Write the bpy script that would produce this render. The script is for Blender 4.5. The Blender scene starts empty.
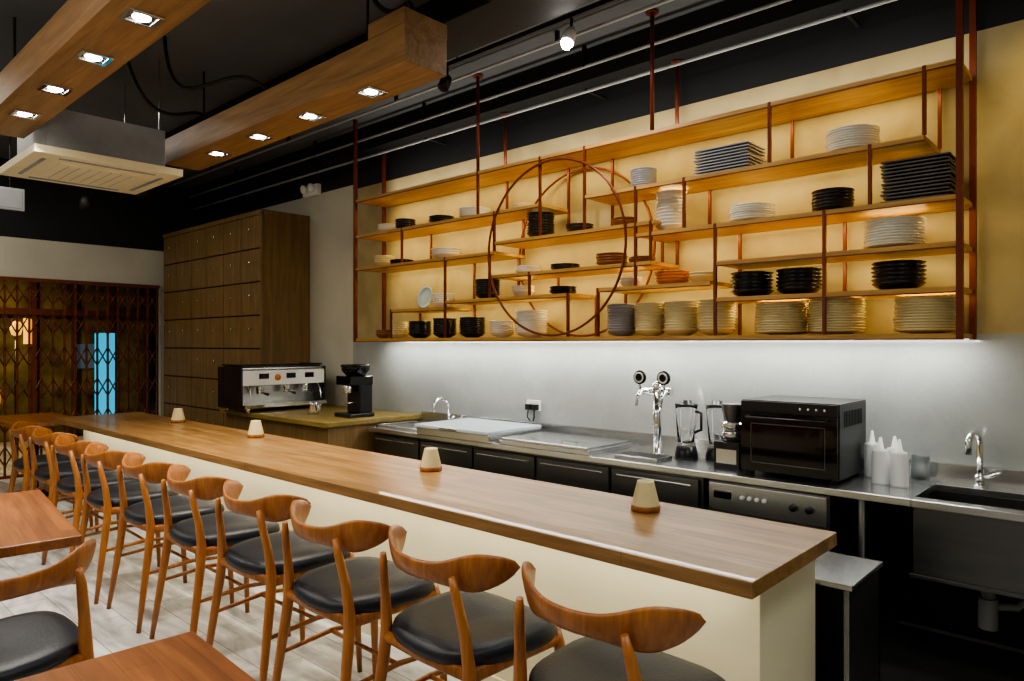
import bpy, math, random
from mathutils import Vector, Matrix
random.seed(4)
C=bpy.context; D=bpy.data
scn=C.scene
rad=math.radians

# ---------------------------------------------------------------- materials
def newmat(name):
    m=D.materials.new(name); m.use_nodes=True
    nt=m.node_tree; b=nt.nodes['Principled BSDF']
    return m,nt,b
def rgb(r,g,b):
    f=lambda c:(c/255/12.92) if c/255<=0.04045 else ((c/255+0.055)/1.055)**2.4
    return (f(r),f(g),f(b),1)
def noise_ramp(nt,scale,c1,c2,mscale=(1,1,1),detail=5,p0=.3,p1=.7,dist=0.0,coord='Object'):
    tc=nt.nodes.new('ShaderNodeTexCoord'); mp=nt.nodes.new('ShaderNodeMapping')
    mp.inputs['Scale'].default_value=mscale
    nz=nt.nodes.new('ShaderNodeTexNoise'); nz.inputs['Scale'].default_value=scale
    nz.inputs['Detail'].default_value=detail; nz.inputs['Distortion'].default_value=dist
    cr=nt.nodes.new('ShaderNodeValToRGB')
    cr.color_ramp.elements[0].position=p0; cr.color_ramp.elements[1].position=p1
    cr.color_ramp.elements[0].color=c1; cr.color_ramp.elements[1].color=c2
    nt.links.new(tc.outputs[coord],mp.inputs[0]); nt.links.new(mp.outputs[0],nz.inputs['Vector'])
    nt.links.new(nz.outputs[0],cr.inputs[0])
    return cr,nz,mp
def plain(name,col,rough=.5,metal=0,var=.12,scale=6,bump=0,spec=None,coat=0):
    m,nt,b=newmat(name)
    c1=tuple(c*(1-var) for c in col[:3])+(1,); c2=tuple(min(1,c*(1+var)) for c in col[:3])+(1,)
    cr,nz,mp=noise_ramp(nt,scale,c1,c2)
    nt.links.new(cr.outputs[0],b.inputs['Base Color'])
    b.inputs['Roughness'].default_value=rough; b.inputs['Metallic'].default_value=metal
    if spec is not None: b.inputs['Specular IOR Level'].default_value=spec
    b.inputs['Coat Weight'].default_value=coat
    if bump:
        bp=nt.nodes.new('ShaderNodeBump'); bp.inputs['Strength'].default_value=bump; bp.inputs['Distance'].default_value=.01
        nt.links.new(nz.outputs[0],bp.inputs['Height']); nt.links.new(bp.outputs[0],b.inputs['Normal'])
    return m
def wood(name,c1,c2,axis='x',scale=5,rough=.4,planks=None,coat=0):
    m,nt,b=newmat(name)
    k={'x':(.08,1,1),'y':(1,.08,1),'z':(1,1,.08)}[axis]
    cr,nz,mp=noise_ramp(nt,scale*5,c1,c2,mscale=k,detail=7,p0=.3,p1=.72,dist=1.2)
    out=cr.outputs[0]
    cr2,_,_=noise_ramp(nt,scale*26,(.72,.72,.72,1),(1.05,1.05,1.05,1),mscale=tuple(v*.6 if v<1 else 1 for v in k),detail=3)
    mx=nt.nodes.new('ShaderNodeMix'); mx.data_type='RGBA'; mx.blend_type='MULTIPLY'; mx.inputs[0].default_value=.8
    nt.links.new(out,mx.inputs[6]); nt.links.new(cr2.outputs[0],mx.inputs[7]); out=mx.outputs[2]
    if planks:
        tc=nt.nodes.new('ShaderNodeTexCoord')
        br=nt.nodes.new('ShaderNodeTexBrick'); br.inputs['Scale'].default_value=1
        br.inputs['Brick Width'].default_value=planks[0]; br.inputs['Row Height'].default_value=planks[1]
        br.inputs['Mortar Size'].default_value=planks[2]; br.inputs['Color1'].default_value=(.82,.82,.82,1)
        br.inputs['Color2'].default_value=(1.1,1.1,1.1,1); br.inputs['Mortar'].default_value=(.5,.5,.5,1)
        nt.links.new(tc.outputs['Object'],br.inputs['Vector'])
        m2=nt.nodes.new('ShaderNodeMix'); m2.data_type='RGBA'; m2.blend_type='MULTIPLY'; m2.inputs[0].default_value=1
        nt.links.new(out,m2.inputs[6]); nt.links.new(br.outputs[0],m2.inputs[7]); out=m2.outputs[2]
    nt.links.new(out,b.inputs['Base Color']); b.inputs['Roughness'].default_value=rough
    b.inputs['Coat Weight'].default_value=coat
    bp=nt.nodes.new('ShaderNodeBump'); bp.inputs['Strength'].default_value=.12; bp.inputs['Distance'].default_value=.004
    nt.links.new(nz.outputs[0],bp.inputs['Height']); nt.links.new(bp.outputs[0],b.inputs['Normal'])
    return m
def emis(name,col,s):
    m,nt,b=newmat(name); b.inputs['Base Color'].default_value=col
    b.inputs['Emission Color'].default_value=col; b.inputs['Emission Strength'].default_value=s
    return m
def glass(name,col=(1,1,1,1),rough=.02):
    m,nt,b=newmat(name); b.inputs['Base Color'].default_value=col
    b.inputs['Transmission Weight'].default_value=1; b.inputs['Roughness'].default_value=rough; b.inputs['IOR'].default_value=1.2
    return m
def steel(name,v=.55,rough=.28):
    m,nt,b=newmat(name)
    cr,nz,mp=noise_ramp(nt,14,(v*.88,v*.9,v*.92,1),(v*1.08,v*1.08,v*1.05,1),mscale=(.1,1,1))
    nt.links.new(cr.outputs[0],b.inputs['Base Color']); b.inputs['Metallic'].default_value=1
    b.inputs['Roughness'].default_value=rough
    return m

M={}
M['bar']=wood('bar_top_wood',rgb(130,96,54),rgb(180,138,86),'x',3,.36,planks=(1.3,.09,.0012),coat=.1)
M['table']=wood('table_wood',rgb(126,74,38),rgb(176,112,60),'x',3,.35,planks=(.9,.08,.001),coat=.15)
M['chair']=wood('chair_teak',rgb(138,82,38),rgb(186,120,60),'z',4,.38,coat=.15)
M['beam']=wood('beam_wood',rgb(136,100,58),rgb(176,134,84),'x',3,.5)
M['shelfwood']=wood('shelf_wood',rgb(172,128,62),rgb(212,166,90),'x',4,.45)
M['cab']=wood('cabinet_wood',rgb(116,91,54),rgb(142,114,72),'z',3,.5)
M['cabgap']=plain('cabinet_shadow_gap',rgb(36,27,17),.8)
M['cwood']=wood('coffee_counter_wood',rgb(112,96,50),rgb(142,122,62),'x',3,.4)
M['leather']=plain('black_leather',rgb(24,29,38),.42,bump=.12,scale=90)
M['cream']=plain('bar_panel_paint',rgb(228,220,188),.5,var=.07,scale=1.6)
M['blackwall']=plain('black_paint',rgb(22,23,25),.7)
M['ceil']=plain('ceiling_dark_paint',rgb(92,96,100),.75,var=.12,scale=1.5)
M['copper']=plain('rust_red_metal',rgb(112,50,26),.4,metal=.35,var=.15)
M['steel']=steel('brushed_stainless',.62,.26)
M['midsteel']=steel('worn_stainless',.32,.35)
M['chrome']=steel('chrome',.8,.08)
M['darksteel']=steel('dark_stainless',.17,.35)
M['blackplastic']=plain('black_plastic',rgb(20,20,22),.3)
M['blackgloss']=plain('black_gloss',rgb(10,10,12),.06)
M['kfloor']=plain('dark_kitchen_tile',rgb(46,43,40),.5)
M['white']=plain('white_plastic',rgb(232,232,228),.4,var=.03)
M['ac']=plain('ac_panel_cream',rgb(240,228,188),.5,var=.03)
M['acbox']=plain('ac_galvanised',rgb(158,161,164),.5,metal=.2)
M['conduit']=plain('conduit_gray',rgb(170,172,174),.4)
M['dwhite']=plain('dish_white',rgb(232,228,212),.25,var=.04)
M['dcream']=plain('dish_cream',rgb(222,206,156),.3,var=.06)
M['dgray']=plain('dish_gray',rgb(150,152,155),.3,var=.06)
M['dslate']=plain('dish_slate',rgb(96,92,84),.35,var=.1)
M['dblack']=plain('dish_black',rgb(24,24,26),.22)
M['dorange']=plain('dish_orange',rgb(206,120,40),.3)
M['dbrown']=plain('dish_brown',rgb(128,82,46),.4)
M['dblue']=plain('dish_blue',rgb(150,170,190),.3)
M['glass']=glass('clear_glass')
M['frost']=glass('frosted_glass',(.9,.92,.92,1),.35)
M['led']=emis('led_cool',(1,.97,.88,1),14)
M['down']=emis('downlight_lens',(1,.97,.92,1),26)
M['bulb']=emis('spot_bulb',(1,.97,.9,1),60)
M['gate']=plain('gate_maroon_metal',rgb(112,60,32),.4,metal=.3)
M['teal']=emis('teal_sign',(0.01,.32,.5,1),1.0)
M['amber']=emis('amber_window',(1,.5,.1,1),.9)
M['bluewin']=emis('blue_window',(.1,.16,.22,1),.12)
M['night']=plain('night_facade',rgb(104,92,52),.8,var=.85,scale=3)
M['rubber']=plain('black_rubber',rgb(14,14,14),.6)
M['bluefilm']=plain('chest_lid_bluegray',rgb(180,192,198),.3,var=.04)

# walls
def wallmat(name,c1,c2,rough,sc,bump=.1,vein=None,coat=0):
    m,nt,b=newmat(name)
    cr,nz,mp=noise_ramp(nt,sc,c1,c2,detail=8,dist=.6)
    out=cr.outputs[0]
    if vein:
        cr2,n2,_=noise_ramp(nt,sc*2.2,(1,1,1,1),(1,1,1,1),detail=10,dist=2.5)
        e=cr2.color_ramp.elements; e[0].position=.46; e[1].position=.54
        mid=e.new(.5); mid.color=(vein,vein,vein,1)
        mx=nt.nodes.new('ShaderNodeMix'); mx.data_type='RGBA'; mx.blend_type='MULTIPLY'; mx.inputs[0].default_value=1
        nt.links.new(out,mx.inputs[6]); nt.links.new(cr2.outputs[0],mx.inputs[7]); out=mx.outputs[2]
    nt.links.new(out,b.inputs['Base Color']); b.inputs['Roughness'].default_value=rough; b.inputs['Coat Weight'].default_value=coat
    bp=nt.nodes.new('ShaderNodeBump'); bp.inputs['Strength'].default_value=bump; bp.inputs['Distance'].default_value=.01
    nt.links.new(nz.outputs[0],bp.inputs['Height']); nt.links.new(bp.outputs[0],b.inputs['Normal'])
    return m
M['wallup']=wallmat('wall_plaster_ochre',rgb(156,138,96),rgb(186,168,124),.55,2.2,.25)
M['walllo']=wallmat('wall_skimmed_gray',rgb(148,151,148),rgb(174,176,172),.15,1.4,.04,vein=.96,coat=.5)
M['wallcream']=wallmat('wall_cream',rgb(188,184,168),rgb(204,200,182),.6,1.5)
# floor
def floormat():
    m,nt,b=newmat('floor_pale_planks')
    cr,nz,mp=noise_ramp(nt,7,rgb(138,136,132),rgb(218,218,216),mscale=(.25,1,1),detail=9,dist=1.5,p0=.28,p1=.64)
    tc=nt.nodes.new('ShaderNodeTexCoord'); br=nt.nodes.new('ShaderNodeTexBrick')
    br.inputs['Scale'].default_value=1; br.inputs['Brick Width'].default_value=1.2; br.inputs['Row Height'].default_value=.2
    br.inputs['Mortar Size'].default_value=.003; br.inputs['Color1'].default_value=(.82,.82,.82,1); br.inputs['Color2'].default_value=(1.1,1.1,1.1,1)
    br.inputs['Mortar'].default_value=(.45,.44,.42,1)
    nt.links.new(tc.outputs['Object'],br.inputs['Vector'])
    mx=nt.nodes.new('ShaderNodeMix'); mx.data_type='RGBA'; mx.blend_type='MULTIPLY'; mx.inputs[0].default_value=1
    nt.links.new(cr.outputs[0],mx.inputs[6]); nt.links.new(br.outputs[0],mx.inputs[7])
    nt.links.new(mx.outputs[2],b.inputs['Base Color']); b.inputs['Roughness'].default_value=.38
    return m
M['floor']=floormat()

# ---------------------------------------------------------------- mesh builder
class MB:
    def __init__(s,name): s.n=name; s.v=[]; s.f=[]; s.fm=[]; s.fs=[]; s.ml=[]
    def mi(s,m):
        mt=M[m]
        if mt not in s.ml: s.ml.append(mt)
        return s.ml.index(mt)
    def add(s,vs,fs,m,smooth=False):
        o=len(s.v); s.v+= [tuple(v) for v in vs]; i=s.mi(m)
        for k,f in enumerate(fs):
            s.f.append([a+o for a in f]); s.fm.append(i); s.fs.append(smooth if not isinstance(smooth,list) else smooth[k])
    def box(s,x0,x1,y0,y1,z0,z1,m,rz=0,piv=None,T=None):
        vs=[Vector((x,y,z)) for z in (z0,z1) for y in (y0,y1) for x in (x0,x1)]
        if rz:
            p=Vector(piv or ((x0+x1)/2,(y0+y1)/2,0)); R=Matrix.Rotation(rz,3,'Z')
            vs=[R@(v-p)+p for v in vs]
        if T is not None: vs=[T@v for v in vs]
        s.add(vs,[(0,2,3,1),(4,5,7,6),(0,1,5,4),(2,6,7,3),(0,4,6,2),(1,3,7,5)],m)
    def tube(s,pts,rs,m,n=12,caps=True,flat=1.0):
        pts=[Vector(p) for p in pts]
        if not isinstance(rs,(list,tuple)): rs=[rs]*len(pts)
        vs=[];fs=[];sm=[]
        up=None
        for i,p in enumerate(pts):
            if i==0: d=pts[1]-p
            elif i==len(pts)-1: d=p-pts[i-1]
            else: d=(pts[i+1]-p).normalized()+(p-pts[i-1]).normalized()
            d.normalize()
            if up is None:
                a=Vector((0,0,1)) if abs(d.z)<.9 else Vector((1,0,0))
                up=d.cross(a).normalized()
            up=(up-d*up.dot(d)).normalized(); w=d.cross(up)
            for k in range(n):
                t=2*math.pi*k/n; vs.append(p+up*math.cos(t)*rs[i]+w*math.sin(t)*rs[i]*flat)
        for i in range(len(pts)-1):
            for k in range(n):
                a=i*n+k;b=i*n+(k+1)%n; fs.append((a,b,b+n,a+n)); sm.append(True)
        if caps:
            fs.append(tuple(reversed(range(n)))); fs.append(tuple(range((len(pts)-1)*n,len(pts)*n))); sm+=[False,False]
        s.add(vs,fs,m,sm)
    def cyl(s,p0,p1,r,m,r1=None,n=20): s.tube([p0,p1],[r,r if r1 is None else r1],m,n)
    def lathe(s,prof,c,m,n=28,smooth=True,T=None):
        vs=[];fs=[]
        for r,z in prof:
            for k in range(n):
                t=2*math.pi*k/n; v=Vector((r*math.cos(t),r*math.sin(t),z))
                if T is not None: v=T@v
                vs.append(v+Vector(c))
        for i in range(len(prof)-1):
            for k in range(n):
                a=i*n+k;b=i*n+(k+1)%n; fs.append((a,b,b+n,a+n))
        s.add(vs,fs,m,smooth)
    def ring(s,c,R,r,m,normal='y',n=72,k=8):
        vs=[];fs=[]
        for i in range(n):
            a=2*math.pi*i/n
            for j in range(k):
                b=2*math.pi*j/k; q=R+r*math.cos(b)
                if normal=='y': vs.append((c[0]+q*math.cos(a),c[1]+r*math.sin(b),c[2]+q*math.sin(a)))
                elif normal=='x': vs.append((c[0]+r*math.sin(b),c[1]+q*math.cos(a),c[2]+q*math.sin(a)))
                else: vs.append((c[0]+q*math.cos(a),c[1]+q*math.sin(a),c[2]+r*math.sin(b)))
        for i in range(n):
            for j in range(k):
                fs.append((i*k+j,((i+1)%n)*k+j,((i+1)%n)*k+(j+1)%k,i*k+(j+1)%k))
        s.add(vs,fs,m,True)
    def mesh(s,loc=(0,0,0)):
        me=D.meshes.new(s.n)
        me.from_pydata([(v[0]-loc[0],v[1]-loc[1],v[2]-loc[2]) for v in s.v],[],s.f)
        for mt in s.ml: me.materials.append(mt)
        me.polygons.foreach_set('material_index',s.fm); me.polygons.foreach_set('use_smooth',s.fs)
        import bmesh
        bm=bmesh.new(); bm.from_mesh(me); bmesh.ops.recalc_face_normals(bm,faces=bm.faces); bm.to_mesh(me); bm.free()
        me.update(); return me
    def build(s,bevel=0,loc=(0,0,0),parent=None):
        o=D.objects.new(s.n,s.mesh(loc)); o.location=loc; scn.collection.objects.link(o)
        if parent: o.parent=parent
        if bevel:
            b=o.modifiers.new('bevel','BEVEL'); b.width=bevel; b.segments=2; b.limit_method='ANGLE'; b.angle_limit=rad(50)
        return o
def obj_from(me,name,loc,rz=0):
    o=D.objects.new(name,me); o.location=loc; o.rotation_euler=(0,0,rz); scn.collection.objects.link(o); return o

YW=4.17; ZC=3.57; XL=-9.45; XR=1.6; YF=-2.6
# ---------------------------------------------------------------- room shell
b=MB('floor'); b.box(XL-3.5,XR,YF,YW+.15,-.1,0,'floor'); b.build()
b=MB('floor_kitchen'); b.box(-6.7,XR-.01,2.69,YW-.005,-.02,.002,'kfloor'); b.build()
b=MB('ceiling'); b.box(XL-.15,XR,YF,YW+.15,ZC,ZC+.1,'ceil'); b.build()
b=MB('wall_back')
b.box(-6.0,XR,YW,YW+.15,1.55,3.07,'wallup'); b.box(-6.0,XR,YW,YW+.15,0,1.55,'walllo')
b.box(XL-.15,-6.0,YW,YW+.15,0,3.12,'wallcream')
b.box(XL-.15,XR,YW,YW+.15,3.12,ZC,'blackwall'); b.box(-6.0,XR,YW,YW+.15,3.07,3.12,'blackwall'); b.build()
b=MB('wall_left')
b.box(XL-.15,XL,YF,YW,2.7,ZC,'blackwall'); b.box(XL-.15,XL,YF,YW,2.25,2.7,'wallcream')
b.box(XL-.15,XL,YF,.4,0,2.25,'wallcream'); b.box(XL-.15,XL,3.62,YW,0,2.25,'wallcream'); b.build()
b=MB('wall_right'); b.box(XR,XR+.15,YF,YW+.15,0,ZC,'wallcream'); b.build()
b=MB('wall_front'); b.box(XL-.15,XR+.15,YF-.15,YF,0,ZC,'wallcream'); b.build()
b=MB('trim_soffit'); b.box(-9.4,1.55,3.98,YW,3.35,ZC,'blackwall'); b.build()
b=MB('ceiling_duct'); b.box(-9.3,1.5,2.78,3.12,3.40,ZC,'blackwall'); b.box(-9.3,1.5,2.76,3.14,3.38,3.40,'blackwall');b.build(.004)

# ---------------------------------------------------------------- folding gate + outside
b=MB('folding_security_gate')
gx=XL+.04; n=27; y0,y1=.44,3.56
ys=[y0+(y1-y0)*i/n for i in range(n+1)]
for i,y in enumerate(ys): b.box(gx-.010,gx+.010,y-.011,y+.011,.03,2.22,'gate')
for i in range(n):
    for z in (.25,.62,.99,1.36,1.73,2.06):
        h=.11 if z<2 else .1
        b.tube([(gx+.015,ys[i],z-h),(gx+.015,ys[i+1],z+h)],.008,'gate',6)
        b.tube([(gx-.015,ys[i],z+h),(gx-.015,ys[i+1],z-h)],.008,'gate',6)
b.box(gx-.025,gx+.025,y0-.02,y1+.02,2.21,2.25,'gate'); b.box(gx-.02,gx+.02,y0,y1,0,.03,'gate'); b.build()
b=MB('night_street_facade'); b.box(-13,-12.9,-2,6,0,3.4,'night')
for (ya,yb,za,zb,m) in [(1.4,1.75,.9,1.1,'amber'),(2.2,2.4,1.2,1.6,'bluewin'),(2.1,2.6,.6,.8,'amber'),(3.6,3.9,1.1,1.5,'bluewin'),(2.9,3.0,1.5,1.9,'amber')]:
    b.box(-12.9,-12.88,ya,yb,za,zb,m)
for i in range(9): b.box(-12.9,-12.82,.8+i*.55,.86+i*.55,0,3.4,'gate')
b.box(-12.9,-12.8,-2,6,1.95,2.05,'gate'); b.build()
b=MB('illuminated_sign'); b.box(-10.62,-10.5,3.2,3.42,.35,1.65,'teal'); b.box(-10.64,-10.48,3.18,3.44,.0,.35,'blackplastic'); b.build(.01)
b=MB('street_lantern')
b.cyl((-10.8,2.35,0),(-10.8,2.35,1.6),.02,'blackplastic'); b.lathe([(.0,1.6),(.05,1.62),(.07,1.70),(.05,1.78),(0,1.8)],(-10.8,2.35,0),'amber'); b.build()

# ---------------------------------------------------------------- drawer cabinet
b=MB('locker_cabinet'); x0,x1,yf,zt=-9.35,-6.8,3.6,2.9
b.box(x0+.01,x1-.01,yf+.015,yf+.03,0.02,zt-.02,'cabgap'); b.box(x0,x1,yf+.03,YW-.005,0,zt,'cab')
nc=6; nr=8; w=(x1-x0-.06)/nc; hh=(zt-.1)/nr
for i in range(nc):
    for j in range(nr):
        a=x0+.03+i*w; z=.05+j*hh
        b.box(a+.006,a+w-.006,yf,yf+.02,z+.007,z+hh-.007,'cab')
        b.lathe([(0,.0),(.010,.004),(.014,.018),(.0,.022)],(a+w/2,yf,z+hh*.6),'chrome',10,T=Matrix.Rotation(rad(90),3,'X'))
b.box(x1-.03,x1,yf,yf+.03,.0,zt-.03,'cab'); b.box(x0,x1,yf,yf+.03,zt-.05,zt,'cab'); b.build(.003)

# ---------------------------------------------------------------- bar counter
b=MB('bar_counter')
b.box(-7.6,-.85,1.96,2.70,.76,.81,'bar')
b.box(-7.55,-.92,2.18,2.68,.0,.76,'cream')
b.box(-7.55,-.93,2.165,2.18,.0,.07,'cream')
b.build(.003)
b=MB('underbar_worktable')
b.box(-4.5,-.80,2.705,3.10,.60,.62,'steel'); b.box(-4.5,-.81,3.08,3.10,.002,.60,'midsteel'); b.box(-.83,-.81,2.705,3.10,.002,.6,'midsteel')
b.box(-4.5,-4.48,2.705,3.1,.002,.6,'midsteel'); b.build(.003)
def candle(x,y):
    b=MB('candle_holder')
    b.lathe([(0,0),(.058,0),(.061,.006),(.061,.02),(.058,.024)],(x,y,.81),'chair',32)
    b.lathe([(.057,.024),(.054,.04),(.036,.115),(.034,.122),(.029,.122),(.028,.11),(.0,.105)],(x,y,.81),'dcream',32)
    b.build(loc=(x,y,.81))
for x,y in [(-1.55,2.52),(-2.9,2.52),(-4.9,2.55),(-6.33,2.57)]: candle(x,y)

# ---------------------------------------------------------------- chair
def chair_mesh():
    b=MB('dining_chair')
    for s in (-1,1):
        b.tube([(s*.232,.225,0),(s*.226,.215,.25),(s*.214,.195,.50),(s*.208,.188,.545)],[.0115,.0165,.0195,.015],'chair',14)
        b.tube([(s*.240,-.275,0),(s*.228,-.25,.18),(s*.212,-.212,.45),(s*.207,-.204,.54),(s*.198,-.215,.65),(s*.182,-.235,.76),(s*.172,-.243,.812)],
               [.0115,.0165,.021,.021,.017,.015,.010],'chair',14)
        b.tube([(s*.211,.192,.515),(s*.214,0,.518),(s*.21,-.207,.515)],.015,'chair',10,flat=1.5)
        b.tube([(s*.224,.212,.29),(s*.225,-.0,.31),(s*.222,-.235,.29)],[.008,.011,.008],'chair',10)
    b.tube([(-.21,.192,.52),(0,.205,.52),(.21,.192,.52)],.015,'chair',10,flat=1.4)
    b.tube([(-.21,-.207,.52),(0,-.217,.52),(.21,-.207,.52)],.015,'chair',10,flat=1.4)
    b.tube([(-.224,0,.305),(.224,0,.305)],[.009,.009],'chair',10)
    N=40; prof=[(.0,.525),(.8,.525),(.97,.532),(1.0,.548),(.985,.563),(.93,.574),(.75,.580),(.4,.578),(0,.574)]
    vs=[];fs=[]
    def out(t):
        c,s=math.cos(t),math.sin(t); e=.62
        X=math.copysign(abs(c)**e,c); Y=math.copysign(abs(s)**e,s)
        wx=.25+.02*Y; return wx*X, .232*Y-.005-.012*(1-abs(X))*(Y<0)
    for k,z in prof:
        for i in range(N):
            x,y=out(2*math.pi*i/N); zz=z + (.012*abs(x/.25)**2 if z>.56 else 0)*k
            vs.append((x*k,y*k,zz))
    for i in range(len(prof)-1):
        for j in range(N): a=i*N+j;c=i*N+(j+1)%N; fs.append((a,c,c+N,a+N))
    b.add(vs,fs,'leather',True)
    n=44;k=14;vs=[];fs=[]
    for i in range(n+1):
        s=-1+2*i/n; a=s*rad(66); R=.31
        cx=R*math.sin(a); cy=.058-R*math.cos(a)
        nx,ny=math.sin(a),-math.cos(a)
        q=abs(s)
        hh=.032+.03*math.exp(-((q-.62)/.25)**2)
        if q>.80: hh*=math.sqrt(max(0.004,1-((q-.80)/.20)**2))
        th=.0125*(1 if q<.85 else max(.35,1-(q-.85)*3))
        zc=.806+.022*q*q
        for j in range(k):
            t=2*math.pi*j/k
            ez=math.copysign(abs(math.sin(t))**.8,math.sin(t))*hh; ed=math.cos(t)*th
            lean=.22*ez
            vs.append((cx+nx*(ed+lean),cy+ny*(ed+lean),zc+ez))
    for i in range(n):
        for j in range(k): fs.append((i*k+j,i*k+(j+1)%k,(i+1)*k+(j+1)%k,(i+1)*k+j))
    fs.append(tuple(range(k))); fs.append(tuple(range(n*k,(n+1)*k)))
    b.add(vs,fs,'chair',True)
    return b.mesh()
cm=chair_mesh()
for i in range(10):
    obj_from(cm,'dining_chair',(-1.08-.607*i,1.655+random.uniform(-.012,.012),0),rad(random.uniform(-3,3)))
obj_from(cm,'dining_chair',(-2.64,.49,0),rad(90+6))

# ---------------------------------------------------------------- tables
def table(name,L,W,z,loc,rz,ped=True):
    b=MB(name)
    b.box(-L/2,L/2,-W/2,W/2,z-.04,z,'table')
    b.cyl((0,0,z-.07),(0,0,z-.04),.16,'blackplastic',n=28)
    b.cyl((0,0,.03),(0,0,z-.06),.035,'blackplastic'); b.lathe([(0,.0),(.26,0),(.26,.012),(.06,.035),(0,.035)],(0,0,0),'blackplastic',36)
    o=b.build(.004); o.location=(loc[0],loc[1],0); o.rotation_euler=(0,0,rz)
r=rad(-6.7)
table('dining_table',1.15,.75,.75,(-3.71,.585,0),r)
table('dining_table',1.15,.72,.75,(-1.30,.40,0),rad(-3))
table('side_table',1.1,.6,.76,(-8.25,1.95,0),0)

# ---------------------------------------------------------------- light beams with downlights
def spot(name,loc,e,col=(1,.92,.8),size=110,blend=.6,r=.04,rot=(0,0,0)):
    l=D.lights.new(name,'SPOT'); l.energy=e; l.color=col; l.spot_size=rad(size); l.spot_blend=blend; l.shadow_soft_size=r
    o=D.objects.new(name,l); o.location=loc; o.rotation_euler=rot; scn.collection.objects.link(o); return o
def area(name,loc,sx,sy,e,col,rot=(0,0,0)):
    l=D.lights.new(name,'AREA'); l.shape='RECTANGLE'; l.size=sx; l.size_y=sy; l.energy=e; l.color=col
    o=D.objects.new(name,l); o.location=loc; o.rotation_euler=rot; scn.collection.objects.link(o); return o
def beam(yc,x0,x1,xs,e=30,endblock=True,col=(1,.84,.62),size=110):
    b=MB('downlight_beam'); w=.14
    b.box(x0,x1,yc-w,yc+w,2.91,3.10,'beam')
    if endblock: b.box(x1-.30,x1,yc-w-.004,yc+w+.004,3.10,3.18,'beam')
    for x in xs:
        b.box(x-.07,x+.07,yc-.07,yc-.05,2.898,2.91,'chrome'); b.box(x-.07,x+.07,yc+.05,yc+.07,2.898,2.91,'chrome')
        b.box(x-.07,x-.05,yc-.05,yc+.05,2.898,2.91,'chrome'); b.box(x+.05,x+.07,yc-.05,yc+.05,2.898,2.91,'chrome')
        b.box(x-.05,x+.05,yc-.05,yc+.05,2.906,2.91,'blackplastic')
        b.lathe([(0,2.900),(.034,2.900),(.038,2.907)],(x,yc,0),'down',20)
    for x in (x0+.4,x1-.5): b.cyl((x,yc,3.10),(x,yc,ZC),.008,'rubber')
    b.build(.003)
    for x in xs: spot('downlight',(x,yc,2.88),e,col,size)
lx=[-3.21,-3.83,-4.46,-5.08]
beam(2.35,-5.72,-2.74,lx,50,size=85)
beam(1.15,-5.72,-2.74,lx,44,col=(1,.93,.83),size=100)
beam(2.35,-1.1,1.1,[-.6,.1],12,col=(.80,.92,1))  # extra beam out of view, added to cool the light on the bar's near end
beam(.1,-3.4,-.2,[-2.9,-2.1,-1.3,-.6],12)  # extra beam out of view, added as ambient fill

# ---------------------------------------------------------------- AC cassette
b=MB('ceiling_air_conditioner'); cx,cy=-5.67,1.69
b.box(cx-.46,cx+.46,cy-.46,cy+.46,2.72,2.77,'ac')
b.box(cx-.27,cx+.27,cy-.27,cy+.27,2.708,2.72,'ac')
for i in range(7): b.box(cx-.24,cx+.24,cy-.21+i*.066,cy-.205+i*.066,2.706,2.708,'acbox')
for s in (-1,1):
    b.box(cx-.3,cx+.3,cy+s*.37-.012,cy+s*.37+.012,2.714,2.72,'acbox')
    b.box(cx+s*.37-.012,cx+s*.37+.012,cy-.3,cy+.3,2.714,2.72,'acbox')
b.box(cx-.37,cx+.37,cy-.37,cy+.37,2.77,3.05,'acbox')
for sx in (-1,1):
    for sy in (-1,1): b.cyl((cx+sx*.34,cy+sy*.34,3.05),(cx+sx*.34,cy+sy*.34,ZC),.006,'chrome')
b.build(.008)

# ---------------------------------------------------------------- hanging shelf (one mesh)
F,B_=3.80,4.13; XE=-.655
shelves=[(-5.43,XE,2.83),(-5.43,-3.2,2.50),(-2.81,-.80,2.50),(-5.43,-3.65,2.20),(-3.65,-2.27,2.27),(-2.41,XE,2.20),
 (-3.70,-2.30,2.02),(-1.87,XE,1.98),(-4.2,-2.95,1.85),(-2.70,-1.90,1.87),(-4.9,-4.2,1.80),(-1.87,XE,1.77),(-5.43,XE,1.55)]
t=.012
b=MB('hanging_display_shelf')
for i,(x0,x1,z) in enumerate(shelves):
    b.box(x0,x1,F+.003,B_+.02,z-.022,z,'shelfwood')
    b.box(x0,x1,F-.006,F+.003,z-.024,z-.002,'shelfwood'); b.box(x0,x1,F-.008,F+.003,z-.030,z-.024,'copper')
b.box(-5.38,-.70,4.02,4.05,1.522,1.528,'led')
def post(x,y,z0,z1,r): b.box(x-r,x+r,y-r,y+r,z0,z1,'copper')
for x in (-5.43,XE):
    for y,z in ((F,ZC),(B_-.005,3.355)): post(x,y,1.52,z,.014)
for x,z0,z1 in [(-4.2,1.55,2.20),(-3.825,2.5,2.83),(-3.65,2.20,2.5),(-3.2,2.27,2.83),(-2.81,2.27,2.83),(-4.75,2.2,2.5),
  (-2.41,1.87,2.5),(-2.07,2.2,2.5),(-1.55,2.5,2.83),(-1.04,2.2,2.5),(-1.26,1.55,2.2),(-1.87,1.55,2.2),(-2.3,2.02,2.27),
  (-2.7,1.55,1.87),(-.80,2.5,2.83),(-3.70,1.85,2.2),(-4.9,1.55,1.8),(-2.95,1.55,1.85),(-3.3,1.85,2.02)]:
    for y in (F,B_): post(x,y,z0,z1,t*.7)
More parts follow.
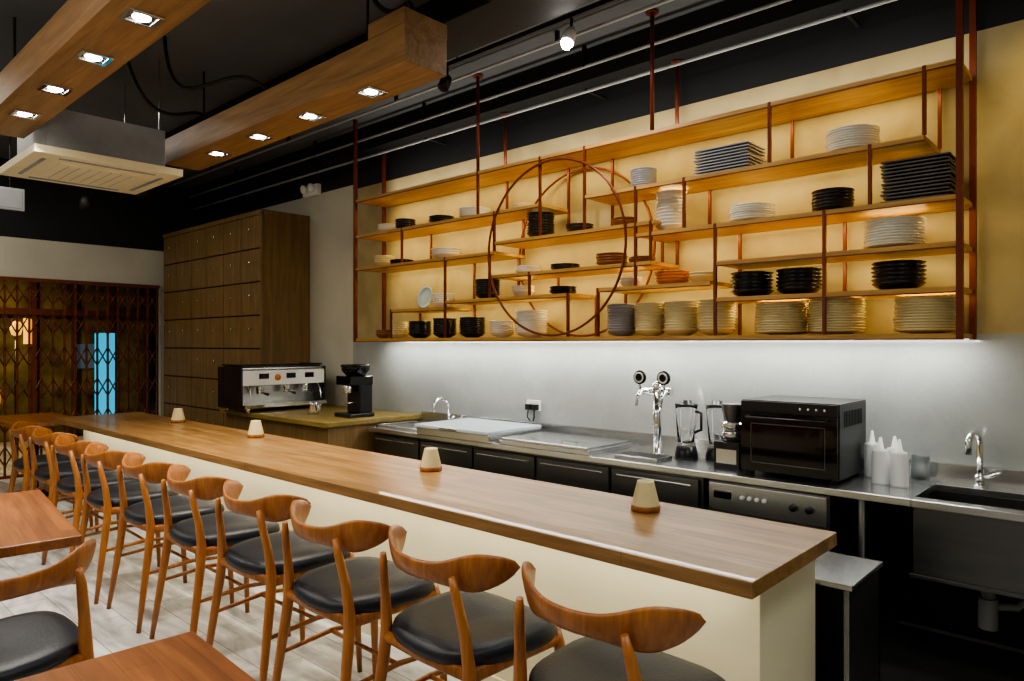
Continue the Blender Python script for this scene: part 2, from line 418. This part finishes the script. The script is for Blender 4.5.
for x in (-3.825,-2.29):
    b.cyl((x,F,2.83),(x,F,ZC),.013,'copper'); b.cyl((x,F,ZC-.015),(x,F,ZC),.04,'copper')
    b.cyl((x,B_-.02,2.83),(x,B_-.02,3.35),.013,'copper'); b.cyl((x,B_-.02,3.335),(x,B_-.02,3.35),.04,'copper')
b.ring((-3.08,F-.02,2.17),.61,.009,'copper'); b.ring((-3.08,B_,2.17),.61,.009,'copper')
b.build()
WARM=(1,.80,.37)
for x0,x1,z in shelves[:-1]:
    L=x1-x0
    a=area('shelf_led',((x0+x1)/2,4.0,z-.03),L*.94,.03,1.85*L,WARM,(rad(15),0,0))
area('shelf_under_led',(-3.0,4.02,1.515),4.7,.04,19,(.96,.98,.96),(rad(6),0,0))
area('shelf_top_led',(-3.0,4.0,2.845),4.7,.03,9,(1,.95,.84),(rad(180-12),0,0))
spot('wall_washer',(-.1,3.5,3.3),28,(1,.76,.28),90,.9,.05,(rad(35),0,0))

# dishes
def bowls(x,z,m,r=.08,n=5,sp=.018,h=.045,y=3.96,nm='bowl_stack'):
    b=MB(nm); r*=1.08
    pr=[(0,0),(r*.5,0),(r*.52,.006)]
    for i in range(n):
        zz=i*sp; k=1+random.uniform(-.03,.02)
        if i==0: pr+= [(r*.8,h*.45)]
        pr+=[(r*.97*k,zz+h-.003),(r*k,zz+h),(r*k,zz+h+.004),(r*.96,zz+h+.0055),(r*.85,zz+h+.005)]
    top=(n-1)*sp+h
    pr+=[(r*.83,top),(r*.75,top-h*.5),(r*.4,top-h*.8),(0,top-h*.85)]
    b.lathe(pr,(x,y,z),m,28); b.build(loc=(x,y,z))
def plates(x,z,m,r=.11,n=6,sp=.012,y=3.96): bowls(x,z,m,r,n,sp,.02,y,'plate_stack')
def sq(x,z,m,w,d,n,y=3.96):
    b=MB('square_plate_stack')
    for i in range(n):
        dx=random.uniform(-.008,.008); zz=z+i*.018
        b.box(x-w/2+dx,x+w/2+dx,y-d/2,y+d/2,zz+.005,zz+.013,m); b.box(x-w/3,x+w/3,y-d/3,y+d/3,zz,zz+.005,m)
    b.build(.002,loc=(x,y,z))
# level 2.50
sq(-1.86,2.50,'dgray',.34,.24,9); plates(-1.17,2.50,'dwhite',.12,9,.013); plates(-2.45,2.5,'dgray',.08,9,.014)
bowls(-5.15,2.5,'dwhite',.09,3); bowls(-4.9,2.5,'dblack',.085,4); bowls(-4.42,2.5,'dblack',.10,3,.016,.035); plates(-4.02,2.5,'dwhite',.12,6); plates(-3.5,2.5,'dcream',.09,3)
# 2.2 left / 2.27 centre
bowls(-5.2,2.2,'dcream',.09,4); plates(-4.95,2.2,'dblack',.1,3); bowls(-4.36,2.2,'dwhite',.12,3,.022,.045)
bowls(-3.33,2.27,'dblack',.095,8,.02); bowls(-2.97,2.27,'dblack',.09,2); bowls(-2.6,2.27,'dbrown',.08,2)
# 2.2 right
bowls(-2.25,2.2,'dwhite',.09,11,.021); plates(-1.72,2.2,'dwhite',.12,7,.013); bowls(-1.27,2.2,'dblack',.10,6,.018,.03); sq(-.85,2.2,'dslate',.30,.24,12)
# 2.02
plates(-3.45,2.02,'dwhite',.09,4); plates(-3.1,2.02,'dblack',.1,3); bowls(-2.70,2.02,'dbrown',.10,4,.018,.03); plates(-2.46,2.02,'dbrown',.08,3)
# 1.98
plates(-.97,1.98,'dwhite',.13,10,.014)
# 1.85..
bowls(-3.88,1.85,'dblack',.095,7,.018); bowls(-4.4,1.80,'dwhite',.085,5); bowls(-3.5,1.85,'dwhite',.08,3); plates(-3.12,1.85,'dblack',.09,4)
bowls(-2.24,1.87,'dorange',.10,4,.018,.03); bowls(-2.55,1.87,'dwhite',.07,2); bowls(-2.03,1.87,'dcream',.08,2)
b=MB('display_plate')
b.lathe([(0,.012),(.05,.012),(.09,.02),(.1,.03),(.1,.034),(.088,.025),(.05,.018),(0,.018)],(-4.72,4.06,1.905),'dblue',32,T=Matrix.Rotation(rad(78),3,'X'))
b.box(-4.77,-4.67,4.0,4.08,1.80,1.81,'dbrown'); b.build(loc=(-4.72,4.06,1.80))
# 1.77
bowls(-1.72,1.77,'dblack',.11,6,.021,.035); bowls(-1.45,1.77,'dblack',.11,6,.021,.035); bowls(-.95,1.77,'dblack',.115,6,.021,.035)
# bottom
for x,m,r,n,kind in [(-5.22,'dbrown',.065,3,'b'),(-4.98,'dcream',.08,7,'b'),(-4.70,'dblack',.095,7,'b'),(-4.38,'dblack',.095,8,'b'),(-4.05,'dblack',.10,8,'b'),
   (-3.72,'dwhite',.09,6,'b'),(-3.42,'dwhite',.115,10,'b'),(-2.62,'dgray',.095,11,'b'),(-2.40,'dcream',.095,11,'b'),(-2.18,'dcream',.10,11,'b'),(-1.94,'dcream',.105,11,'b'),
   (-1.55,'dcream',.13,12,'p'),(-1.25,'dcream',.13,13,'p'),(-.83,'dcream',.13,12,'p')]:
    (bowls(x,1.55,m,r,n,.017,.04) if kind=='b' else plates(x,1.55,m,r,n,.014))

# ---------------------------------------------------------------- back counters
ZS=.80
b=MB('coffee_counter'); b.box(-6.78,-4.92,3.15,YW-.01,.82,.86,'cwood'); b.box(-6.75,-4.95,3.2,YW-.01,.002,.82,'cab'); b.build(.004)
b=MB('stainless_counter')
b.box(-4.9,-.80,3.54,YW-.03,ZS-.035,ZS,'steel')
b.box(-.80,-.28,3.54,3.62,ZS-.035,ZS,'steel'); b.box(-.80,-.28,4.02,YW-.03,ZS-.035,ZS,'steel'); b.box(-.28,1.2,3.54,YW-.03,ZS-.035,ZS,'steel')
b.box(-.82,-.80,3.6,4.04,.45,ZS-.03,'darksteel'); b.box(-.28,-.26,3.6,4.04,.45,ZS-.03,'darksteel')
b.box(-.82,-.26,3.6,3.62,.45,ZS-.03,'darksteel'); b.box(-.82,-.26,4.02,4.04,.45,ZS-.03,'darksteel'); b.box(-.82,-.26,3.6,4.04,.43,.45,'darksteel')
for x in (-1.02,-.2,.5,1.15): b.cyl((x,3.6,.002),(x,3.6,ZS-.035),.018,'midsteel'); b.cyl((x,4.1,.002),(x,4.1,ZS-.035),.018,'midsteel')
b.box(-1.12,1.15,4.08,4.1,.05,.76,'blackplastic')
b.cyl((-.55,3.83,.43),(-.55,3.83,.34),.03,'dgray'); b.cyl((-.55,3.83,.34),(-.55,3.83,.2),.04,'dgray')
b.tube([(-.55,3.83,.3),(-.45,3.9,.3),(-.4,4.0,.35),(-.4,4.07,.35)],.018,'dgray')
b.build(.003)
b=MB('trim_backsplash'); b.box(-4.9,1.2,YW-.028,YW-.002,ZS-.1,ZS+.09,'steel'); b.build(.003)
b=MB('undercounter_fridge')
b.box(-4.88,-1.84,3.60,4.12,.08,.76,'darksteel')
for i in range(5):
    a=-4.86+i*.602; b.box(a+.01,a+.592,3.575,3.60,.12,.74,'darksteel'); b.box(a+.05,a+.55,3.565,3.575,.70,.712,'steel')
for i in range(6): b.cyl((-4.8+i*.58,3.7,.002),(-4.8+i*.58,3.7,.08),.02,'rubber')
b.build(.004)
b=MB('dishwasher')
b.box(-1.80,-1.16,3.58,4.12,.002,.755,'darksteel'); b.box(-1.79,-1.17,3.56,3.58,.60,.745,'steel'); b.box(-1.79,-1.17,3.565,3.58,.06,.58,'midsteel')
for x in (-1.60,-1.56,-1.52,-1.48): b.lathe([(0,.014),(.010,.013),(.012,0)],(x,3.56,.685),'white',16,T=Matrix.Rotation(rad(90),3,'X'))
for x in (-1.33,-1.25): b.lathe([(0,.025),(.018,.022),(.022,0)],(x,3.56,.675),'blackplastic',18,T=Matrix.Rotation(rad(90),3,'X'))
b.box(-1.76,-1.66,3.555,3.56,.665,.705,'blackgloss'); b.box(-1.7,-1.26,3.53,3.545,.53,.55,'steel')
for x in (-1.7,-1.26): b.box(x-.01,x+.01,3.53,3.57,.53,.55,'steel')
b.build(.004)

def faucet(name,x,y,z,h=.26,reach=.2,dx=-.6,dy=-.8,r=.011):
    b=MB(name); pts=[(x,y,z),(x,y,z+h*.7)]
    for i in range(9):
        a=math.pi*i/8; q=reach/2*(1-math.cos(a)); pts.append((x+dx*q,y+dy*q,z+h*.7+reach*.4*math.sin(a)))
    q=reach; pts.append((x+dx*q,y+dy*q,z+h*.55))
    b.tube(pts,r,'chrome',12); b.cyl((x,y,z),(x,y,z+.06),.022,'chrome'); b.cyl((x,y,z),(x,y,z+.008),.03,'chrome')
    b.tube([(x,y,z+.045),(x+.05,y-.02,z+.06),(x+.09,y-.03,z+.085)],[.011,.009,.007],'chrome')
    b.build(loc=(x,y,z))
faucet('sink_faucet',-.62,4.08,ZS,.31,.13,-.2,-1,.015); faucet('sink_faucet',-4.45,4.07,ZS,.24,.17,.0,-1,.013)
b=MB('hand_sink'); x0,x1,y0,y1=-4.85,-4.25,3.6,3.98
b.box(x0,x1,y0,y0+.03,ZS,ZS+.02,'steel');b.box(x0,x1,y1-.03,y1,ZS,ZS+.02,'steel');b.box(x0,x0+.03,y0,y1,ZS,ZS+.02,'steel');b.box(x1-.03,x1,y0,y1,ZS,ZS+.02,'steel')
b.box(x0+.03,x1-.03,y0+.03,y1-.03,ZS,ZS+.004,'darksteel'); b.lathe([(0,.006),(.03,.006),(.035,.004)],(x0+.3,y0+.19,ZS),'chrome',16); b.build(.003)
b=MB('ice_chest'); b.box(-4.2,-3.42,3.50,4.08,ZS+.001,.86,'steel'); b.box(-4.2,-3.42,3.48,4.08,.86,.885,'bluefilm'); b.box(-3.9,-3.72,3.462,3.48,.865,.88,'chrome'); b.build(.006)
b=MB('refrigerated_prep_lid'); b.box(-3.38,-2.6,3.56,4.05,ZS+.001,.83,'steel'); b.box(-3.36,-2.62,3.57,4.04,.83,.845,'steel')
for x in (-3.18,-2.8): b.tube([(x-.06,3.62,.845),(x-.06,3.62,.868),(x+.06,3.62,.868),(x+.06,3.62,.845)],.006,'chrome',8)
b.build(.004)
b=MB('beer_tap_tower'); x,y=-2.30,3.88
b.cyl((x,y,ZS),(x,y,ZS+.015),.055,'chrome'); b.cyl((x,y,ZS+.015),(x,y,ZS+.40),.026,'chrome'); b.tube([(x-.1,y,ZS+.40),(x+.1,y,ZS+.40)],.026,'chrome',16)
b.lathe([(.03,0),(.034,.02),(.02,.045),(0,.05)],(x,y,ZS+.415),'chrome',18)
for s in (-1,1):
    xx=x+s*.085
    b.tube([(xx,y,ZS+.40),(xx,y-.06,ZS+.40),(xx,y-.1,ZS+.37),(xx,y-.11,ZS+.31)],[.014,.014,.012,.010],'chrome',12)
    b.cyl((xx,y-.06,ZS+.40),(xx,y-.07,ZS+.47),.008,'chrome')
    T=Matrix.Rotation(rad(90),3,'X')
    b.lathe([(0,.012),(.038,.012),(.045,.006),(.045,-.006),(.038,-.012),(0,-.012)],(xx,y-.07,ZS+.49),'blackgloss',24,T=T)
    b.lathe([(.024,.0135),(.034,.0135),(.034,.012)],(xx,y-.07,ZS+.49),'white',24,T=T)
b.build(loc=(x,y,ZS))
b=MB('drip_tray'); b.box(-2.45,-2.15,3.62,3.80,ZS+.0005,ZS+.02,'steel')
for i in range(10): b.box(-2.44+i*.029,-2.43+i*.029,3.63,3.79,ZS+.02,ZS+.024,'darksteel')
b.build(.002)
def blender(x,y,m='blackplastic'):
    b=MB('countertop_blender')
    b.lathe([(0,0),(.07,0),(.072,.01),(.06,.07),(.05,.075),(0,.075)],(x,y,ZS),m,28)
    b.lathe([(.048,.075),(.052,.10),(.066,.30),(.068,.32),(.064,.32),(.062,.30),(.047,.10),(0,.09)],(x,y,ZS),'glass',24)
    b.lathe([(0,.355),(.03,.355),(.035,.335),(.070,.333),(.070,.318),(0,.318)],(x,y,ZS),'blackplastic',24)
    for k in range(4):
        a=k*math.pi/2; b.tube([(x+.056*math.cos(a),y+.056*math.sin(a),ZS+.1),(x+.068*math.cos(a),y+.068*math.sin(a),ZS+.3)],.003,'white',6)
    b.tube([(x+.064,y,ZS+.29),(x+.10,y,ZS+.28),(x+.10,y,ZS+.18),(x+.056,y,ZS+.16)],.009,'blackplastic',8)
    b.build(loc=(x,y,ZS))
blender(-2.11,3.90); blender(-1.945,3.98)
b=MB('coffee_grinder'); x,y=-1.755,3.80
b.box(x-.075,x+.075,y-.1,y+.1,ZS,ZS+.15,'blackplastic'); b.box(x-.06,x+.06,y-.102,y-.1,ZS+.03,ZS+.11,'steel')
b.lathe([(.055,.15),(.07,.17),(.07,.2),(.062,.21),(.07,.22),(.07,.25),(.055,.26)],(x,y,ZS),'chrome',24); b.lathe([(.05,.26),(.068,.33),(.068,.36),(.0,.365)],(x,y,ZS),'darksteel',24); b.build(.006,loc=(x,y,ZS))
b=MB('countertop_oven'); x0,x1,y0,y1,z0=-1.64,-1.137,3.62,4.08,ZS
b.box(x0,x1,y0+.03,y1,z0+.02,z0+.40,'blackplastic')
b.box(x0+.004,x1-.004,y0+.004,y0+.03,z0+.03,z0+.335,'blackgloss')
b.box(x0+.07,x1-.07,y0-.001,y0+.004,z0+.08,z0+.27,'blackgloss')
for (a0,a1,c0,c1) in ((x0+.06,x1-.06,z0+.07,z0+.074),(x0+.06,x1-.06,z0+.276,z0+.28),(x0+.06,x0+.064,z0+.07,z0+.28),(x1-.064,x1-.06,z0+.07,z0+.28)): b.box(a0,a1,y0,y0+.005,c0,c1,'darksteel')
b.box(x0+.004,x1-.004,y0+.008,y0+.03,z0+.34,z0+.395,'blackplastic')
b.tube([(x0+.05,y0+.004,z0+.315),(x0+.05,y0-.035,z0+.315),(x1-.05,y0-.035,z0+.315),(x1-.05,y0+.004,z0+.315)],.006,'darksteel',10)
for i in range(4): b.lathe([(0,.010),(.007,.009),(.008,0)],(x0+.32+.04*i,y0+.008,z0+.367),'steel',14,T=Matrix.Rotation(rad(90),3,'X'))
for i in range(12): b.box(x1,x1+.002,y0+.1+i*.025,y0+.11+i*.025,z0+.28,z0+.36,'rubber')
for xx in (x0+.04,x1-.04):
    for yy in (y0+.06,y1-.05): b.cyl((xx,yy,z0),(xx,yy,z0+.02),.018,'rubber')
b.build(.006)
def bottle(x,y,h=.19,r=.034):
    b=MB('squeeze_bottle')
    b.lathe([(0,0),(r,0),(r*1.03,.01),(r,h*.72),(r*.92,h*.78),(r*.92,h*.83),(r*.4,h*.87),(r*.15,h*1.15),(0,h*1.16)],(x,y,ZS),'white',24); b.build(loc=(x,y,ZS))
bottle(-1.09,4.02,.21,.038); bottle(-1.005,3.85,.2,.040); bottle(-.915,3.83,.2,.040); bottle(-.965,3.95,.2,.04)
b=MB('glass_jar'); b.lathe([(0,.0),(.04,0),(.042,.01),(.042,.13),(.039,.13),(.038,.012),(0,.01)],(-.87,4.05,ZS),'frost',24); b.build(loc=(-.87,4.05,ZS))
b=MB('espresso_machine'); ox,oy,oz=-6.40,3.53,.86; W=.43
X=lambda d:ox+d
b.box(X(-.25),X(.25),oy-W,oy+W,oz+.04,oz+.075,'chrome')
b.box(X(-.25),X(.02),oy-W,oy+W,oz+.075,oz+.40,'steel')
b.box(X(-.27),X(.2),oy-W-.02,oy-W,oz+.03,oz+.42,'blackplastic'); b.box(X(-.27),X(.2),oy+W,oy+W+.02,oz+.03,oz+.42,'blackplastic')
b.box(X(.02),X(.2),oy-W,oy+W,oz+.25,oz+.39,'white')
b.box(X(-.25),X(.18),oy-W,oy+W,oz+.40,oz+.415,'steel')
for yy in (-W+.01,W-.01): b.tube([(X(-.24),oy+yy,oz+.44),(X(.17),oy+yy,oz+.44)],.008,'blackplastic',8)
b.tube([(X(.17),oy-W+.01,oz+.44),(X(.17),oy+W-.01,oz+.44)],.008,'blackplastic',8)
b.box(X(-.24),X(.16),oy-W+.02,oy+W-.02,oz+.415,oz+.43,'blackplastic')
for yy in (-.22,.06,.26):
    b.cyl((X(.12),oy+yy,oz+.25),(X(.12),oy+yy,oz+.19),.038,'chrome'); b.cyl((X(.12),oy+yy,oz+.19),(X(.12),oy+yy,oz+.165),.034,'chrome')
    b.tube([(X(.14),oy+yy,oz+.18),(X(.27),oy+yy,oz+.165)],[.009,.014],'blackplastic',10)
    b.box(X(.2),X(.204),oy+yy-.05,oy+yy+.05,oz+.31,oz+.36,'blackgloss')
b.lathe([(0,.012),(.03,.01),(.032,0)],(X(.2),oy-.08,oz+.32),'dorange',18,T=Matrix.Rotation(rad(90),3,'Y'))
for yy in (-W+.06,W-.06): b.tube([(X(.17),oy+yy,oz+.25),(X(.22),oy+yy,oz+.2),(X(.24),oy+yy,oz+.1)],.006,'chrome',8)
for xx in (-.2,.2):
    for yy in (-W+.05,W-.05): b.cyl((X(xx),oy+yy,oz),(X(xx),oy+yy,oz+.04),.02,'chrome')
b.build(.004)
b=MB('espresso_grinder'); x,y,z=-5.2,3.62,.86
b.box(x-.12,x+.12,y-.12,y+.14,z,z+.035,'blackplastic'); b.box(x-.10,x+.10,y-.0,y+.13,z+.035,z+.34,'blackplastic')
b.box(x-.11,x+.11,y-.11,y+.13,z+.28,z+.36,'blackgloss'); b.cyl((x,y-.06,z+.28),(x,y-.06,z+.21),.045,'chrome')
b.lathe([(.08,.36),(.125,.41),(.13,.46),(.0,.465)],(x,y+.02,z),'blackgloss',24); b.box(x-.05,x+.05,y-.1,y+.0,z+.12,z+.135,'chrome'); b.build(.01)
b=MB('milk_jug'); b.lathe([(0,0),(.045,0),(.05,.03),(.04,.09),(.045,.11),(.04,.108),(0,.02)],(-5.65,3.5,.86),'chrome',24)
b.tube([(-5.6,3.5,.95),(-5.56,3.5,.94),(-5.56,3.5,.89),(-5.6,3.5,.88)],.005,'chrome',8); b.build(loc=(-5.65,3.5,.86))

b=MB('wall_outlet'); b.box(-3.64,-3.50,YW-.012,YW,.98,1.06,'white'); b.box(-3.625,-3.575,YW-.05,YW-.012,.985,1.03,'blackplastic'); b.box(-3.56,-3.515,YW-.05,YW-.012,.985,1.03,'blackplastic')
b.tube([(-3.6,YW-.04,.99),(-3.6,YW-.05,.93),(-3.58,YW-.04,.9)],.005,'rubber',8)
b.tube([(-3.54,YW-.04,.99),(-3.53,YW-.05,.93),(-3.55,YW-.04,.9)],.005,'rubber',8); b.build(.002)
b=MB('emergency_light'); x,z=-6.72,3.17
b.box(x-.14,x+.14,YW-.06,YW,z-.07,z+.05,'white')
for s in (-1,1): b.lathe([(0,.05),(.045,.045),(.05,.02),(.03,0)],(x+s*.07,YW-.06,z+.01),'white',18,T=Matrix.Rotation(rad(100),3,'X'))
b.build(.008)
b=MB('exit_sign'); b.box(-8.43,-8.40,1.66,1.90,2.84,3.06,'acbox'); b.box(-8.40,-8.395,1.68,1.88,2.86,3.04,'dgray'); b.cyl((-8.415,1.78,3.06),(-8.415,1.78,ZC),.006,'rubber'); b.build(.003)

b=MB('track_light')
b.box(-6.2,-1.4,3.355,3.385,3.47,3.50,'rubber')
for x in (-5.5,-3.6,-1.7): b.cyl((x,3.37,3.5),(x,3.37,ZC),.006,'rubber')
def head(x,lit):
    b.cyl((x,3.37,3.47),(x,3.37,3.40),.009,'rubber')
    T=Matrix.Rotation(rad(-25),3,'X')
    b.lathe([(0,.0),(.03,.0),(.04,-.03),(.042,-.1),(.036,-.1),(.032,-.085),(0,-.085)],(x,3.37,3.40),'white' if lit else 'rubber',20,T=T)
    if lit: b.lathe([(0,-.14),(.025,-.132),(.038,-.105),(.034,-.09)],(x,3.37,3.40),'bulb',18,T=T)
head(-2.59,True); head(-3.7,False)
b.build()
spot('track_spot',(-2.59,3.29,3.24),26,(1,.96,.88),140,.8,.03,(rad(10),0,0))
b=MB('ceiling_conduits')
for y,z in ((3.62,3.5),(3.92,3.42),(3.95,3.26)):
    b.cyl((-9.3,y,z),(1.5,y,z),.011,'conduit')
    for x in (-8,-6.3,-4.6,-2.9,-1.2): b.box(x-.01,x+.01,y-.014,y+.014 if z>3.3 else 4.17,z,ZC if z>3.3 else z+.015,'rubber')
b.build()
def cable(pts,name='hanging_cable',r=.008):
    cu=D.curves.new(name,'CURVE'); cu.dimensions='3D'; cu.bevel_depth=r; sp=cu.splines.new('NURBS'); sp.points.add(len(pts)-1)
    for p,q in zip(sp.points,pts): p.co=(*q,1)
    sp.use_endpoint_u=True; sp.order_u=4
    o=D.objects.new(name,cu); scn.collection.objects.link(o); cu.materials.append(M['rubber'])
cable([(-4.9,1.9,ZC),(-4.85,1.9,3.2),(-4.6,2.0,3.15),(-4.3,2.2,3.3),(-4.2,2.3,3.1),(-4.2,2.35,3.10)],r=.012)
cable([(-5.1,1.7,ZC),(-5.0,1.75,3.1),(-4.9,2.0,3.0),(-5.0,2.2,3.2),(-5.1,2.3,3.10)],r=.012)
cable([(-2.6,2.6,ZC),(-2.6,2.6,3.3),(-2.5,2.65,3.25),(-2.5,2.7,3.5),(-2.5,2.7,ZC)],r=.012)
cable([(-3.2,2.3,ZC),(-3.15,2.3,3.35),(-2.95,2.35,3.2),(-2.85,2.35,3.35),(-2.85,2.35,3.18)],r=.014)
for (x,y,z) in [(-7.6,2.75,3.0),(-8.2,2.4,2.9)]:
    b=MB('pendant_spotlight'); b.cyl((x,y,z+.14),(x,y,ZC),.005,'rubber'); b.lathe([(0,.14),(.04,.14),(.06,.1),(.065,0),(.055,0),(.05,.03),(0,.03)],(x,y,z),'rubber',20); b.build(loc=(x,y,z))
b=MB('ceiling_vent_grille')
for i in range(9): b.box(-2.1+i*.04,-2.085+i*.04,3.2,3.55,3.555,3.57,'acbox')
b.box(-2.12,-1.74,3.18,3.2,3.55,3.57,'acbox'); b.box(-2.12,-1.74,3.55,3.57,3.55,3.57,'acbox'); b.build()

# lights
area('bar_front_fill',(-4.2,2.02,.755),6.5,.03,10,(1,.93,.74),(rad(25),0,0))  # light strip added under the overhang so the front panel glows
area('room_fill_light',(-3.5,-.8,3.5),4,1.5,42,(1,.95,.88))  # unseen area lights, added as soft fill for the room
area('room_fill_light',(-7.5,1.0,3.5),2,1.5,32,(1,.93,.82))
area('room_fill_light',(.6,1.2,3.5),1,1.5,22,(.95,.98,1))
area('kitchen_fill_light',(-2.5,3.2,3.3),3,.3,8,(.97,.98,1))  # unseen area light, added to brighten the kitchen side
spot('street_fill_light',(-11,1.5,3.0),170,(1,.74,.3),150,.8,.1,(0,rad(20),0))  # added light without a fixture, warms the gate and facade
l=D.lights.new('ceiling_fill_light','POINT'); l.energy=20; l.color=(1,.97,.92); l.shadow_soft_size=.25  # no fixture: soft point light added to lift the dark ceiling
o=D.objects.new('ceiling_fill_light',l); o.location=(-3.2,-.6,2.3); scn.collection.objects.link(o)
w=D.worlds.new('World'); scn.world=w; w.use_nodes=True
w.node_tree.nodes['Background'].inputs[0].default_value=(.05,.07,.12,1); w.node_tree.nodes['Background'].inputs[1].default_value=.3

scn.view_settings.view_transform='AgX'
try: scn.view_settings.look='AgX - Medium High Contrast'
except Exception as e: print(e)
scn.view_settings.exposure=0.5

cam=D.cameras.new('Camera'); cam.lens=24.6; cam.sensor_width=36; cam.shift_y=.0034; cam.clip_start=.05
co=D.objects.new('Camera',cam); co.location=(0,0,1.5); co.rotation_euler=(rad(90),0,rad(42.4)); scn.collection.objects.link(co); scn.camera=co
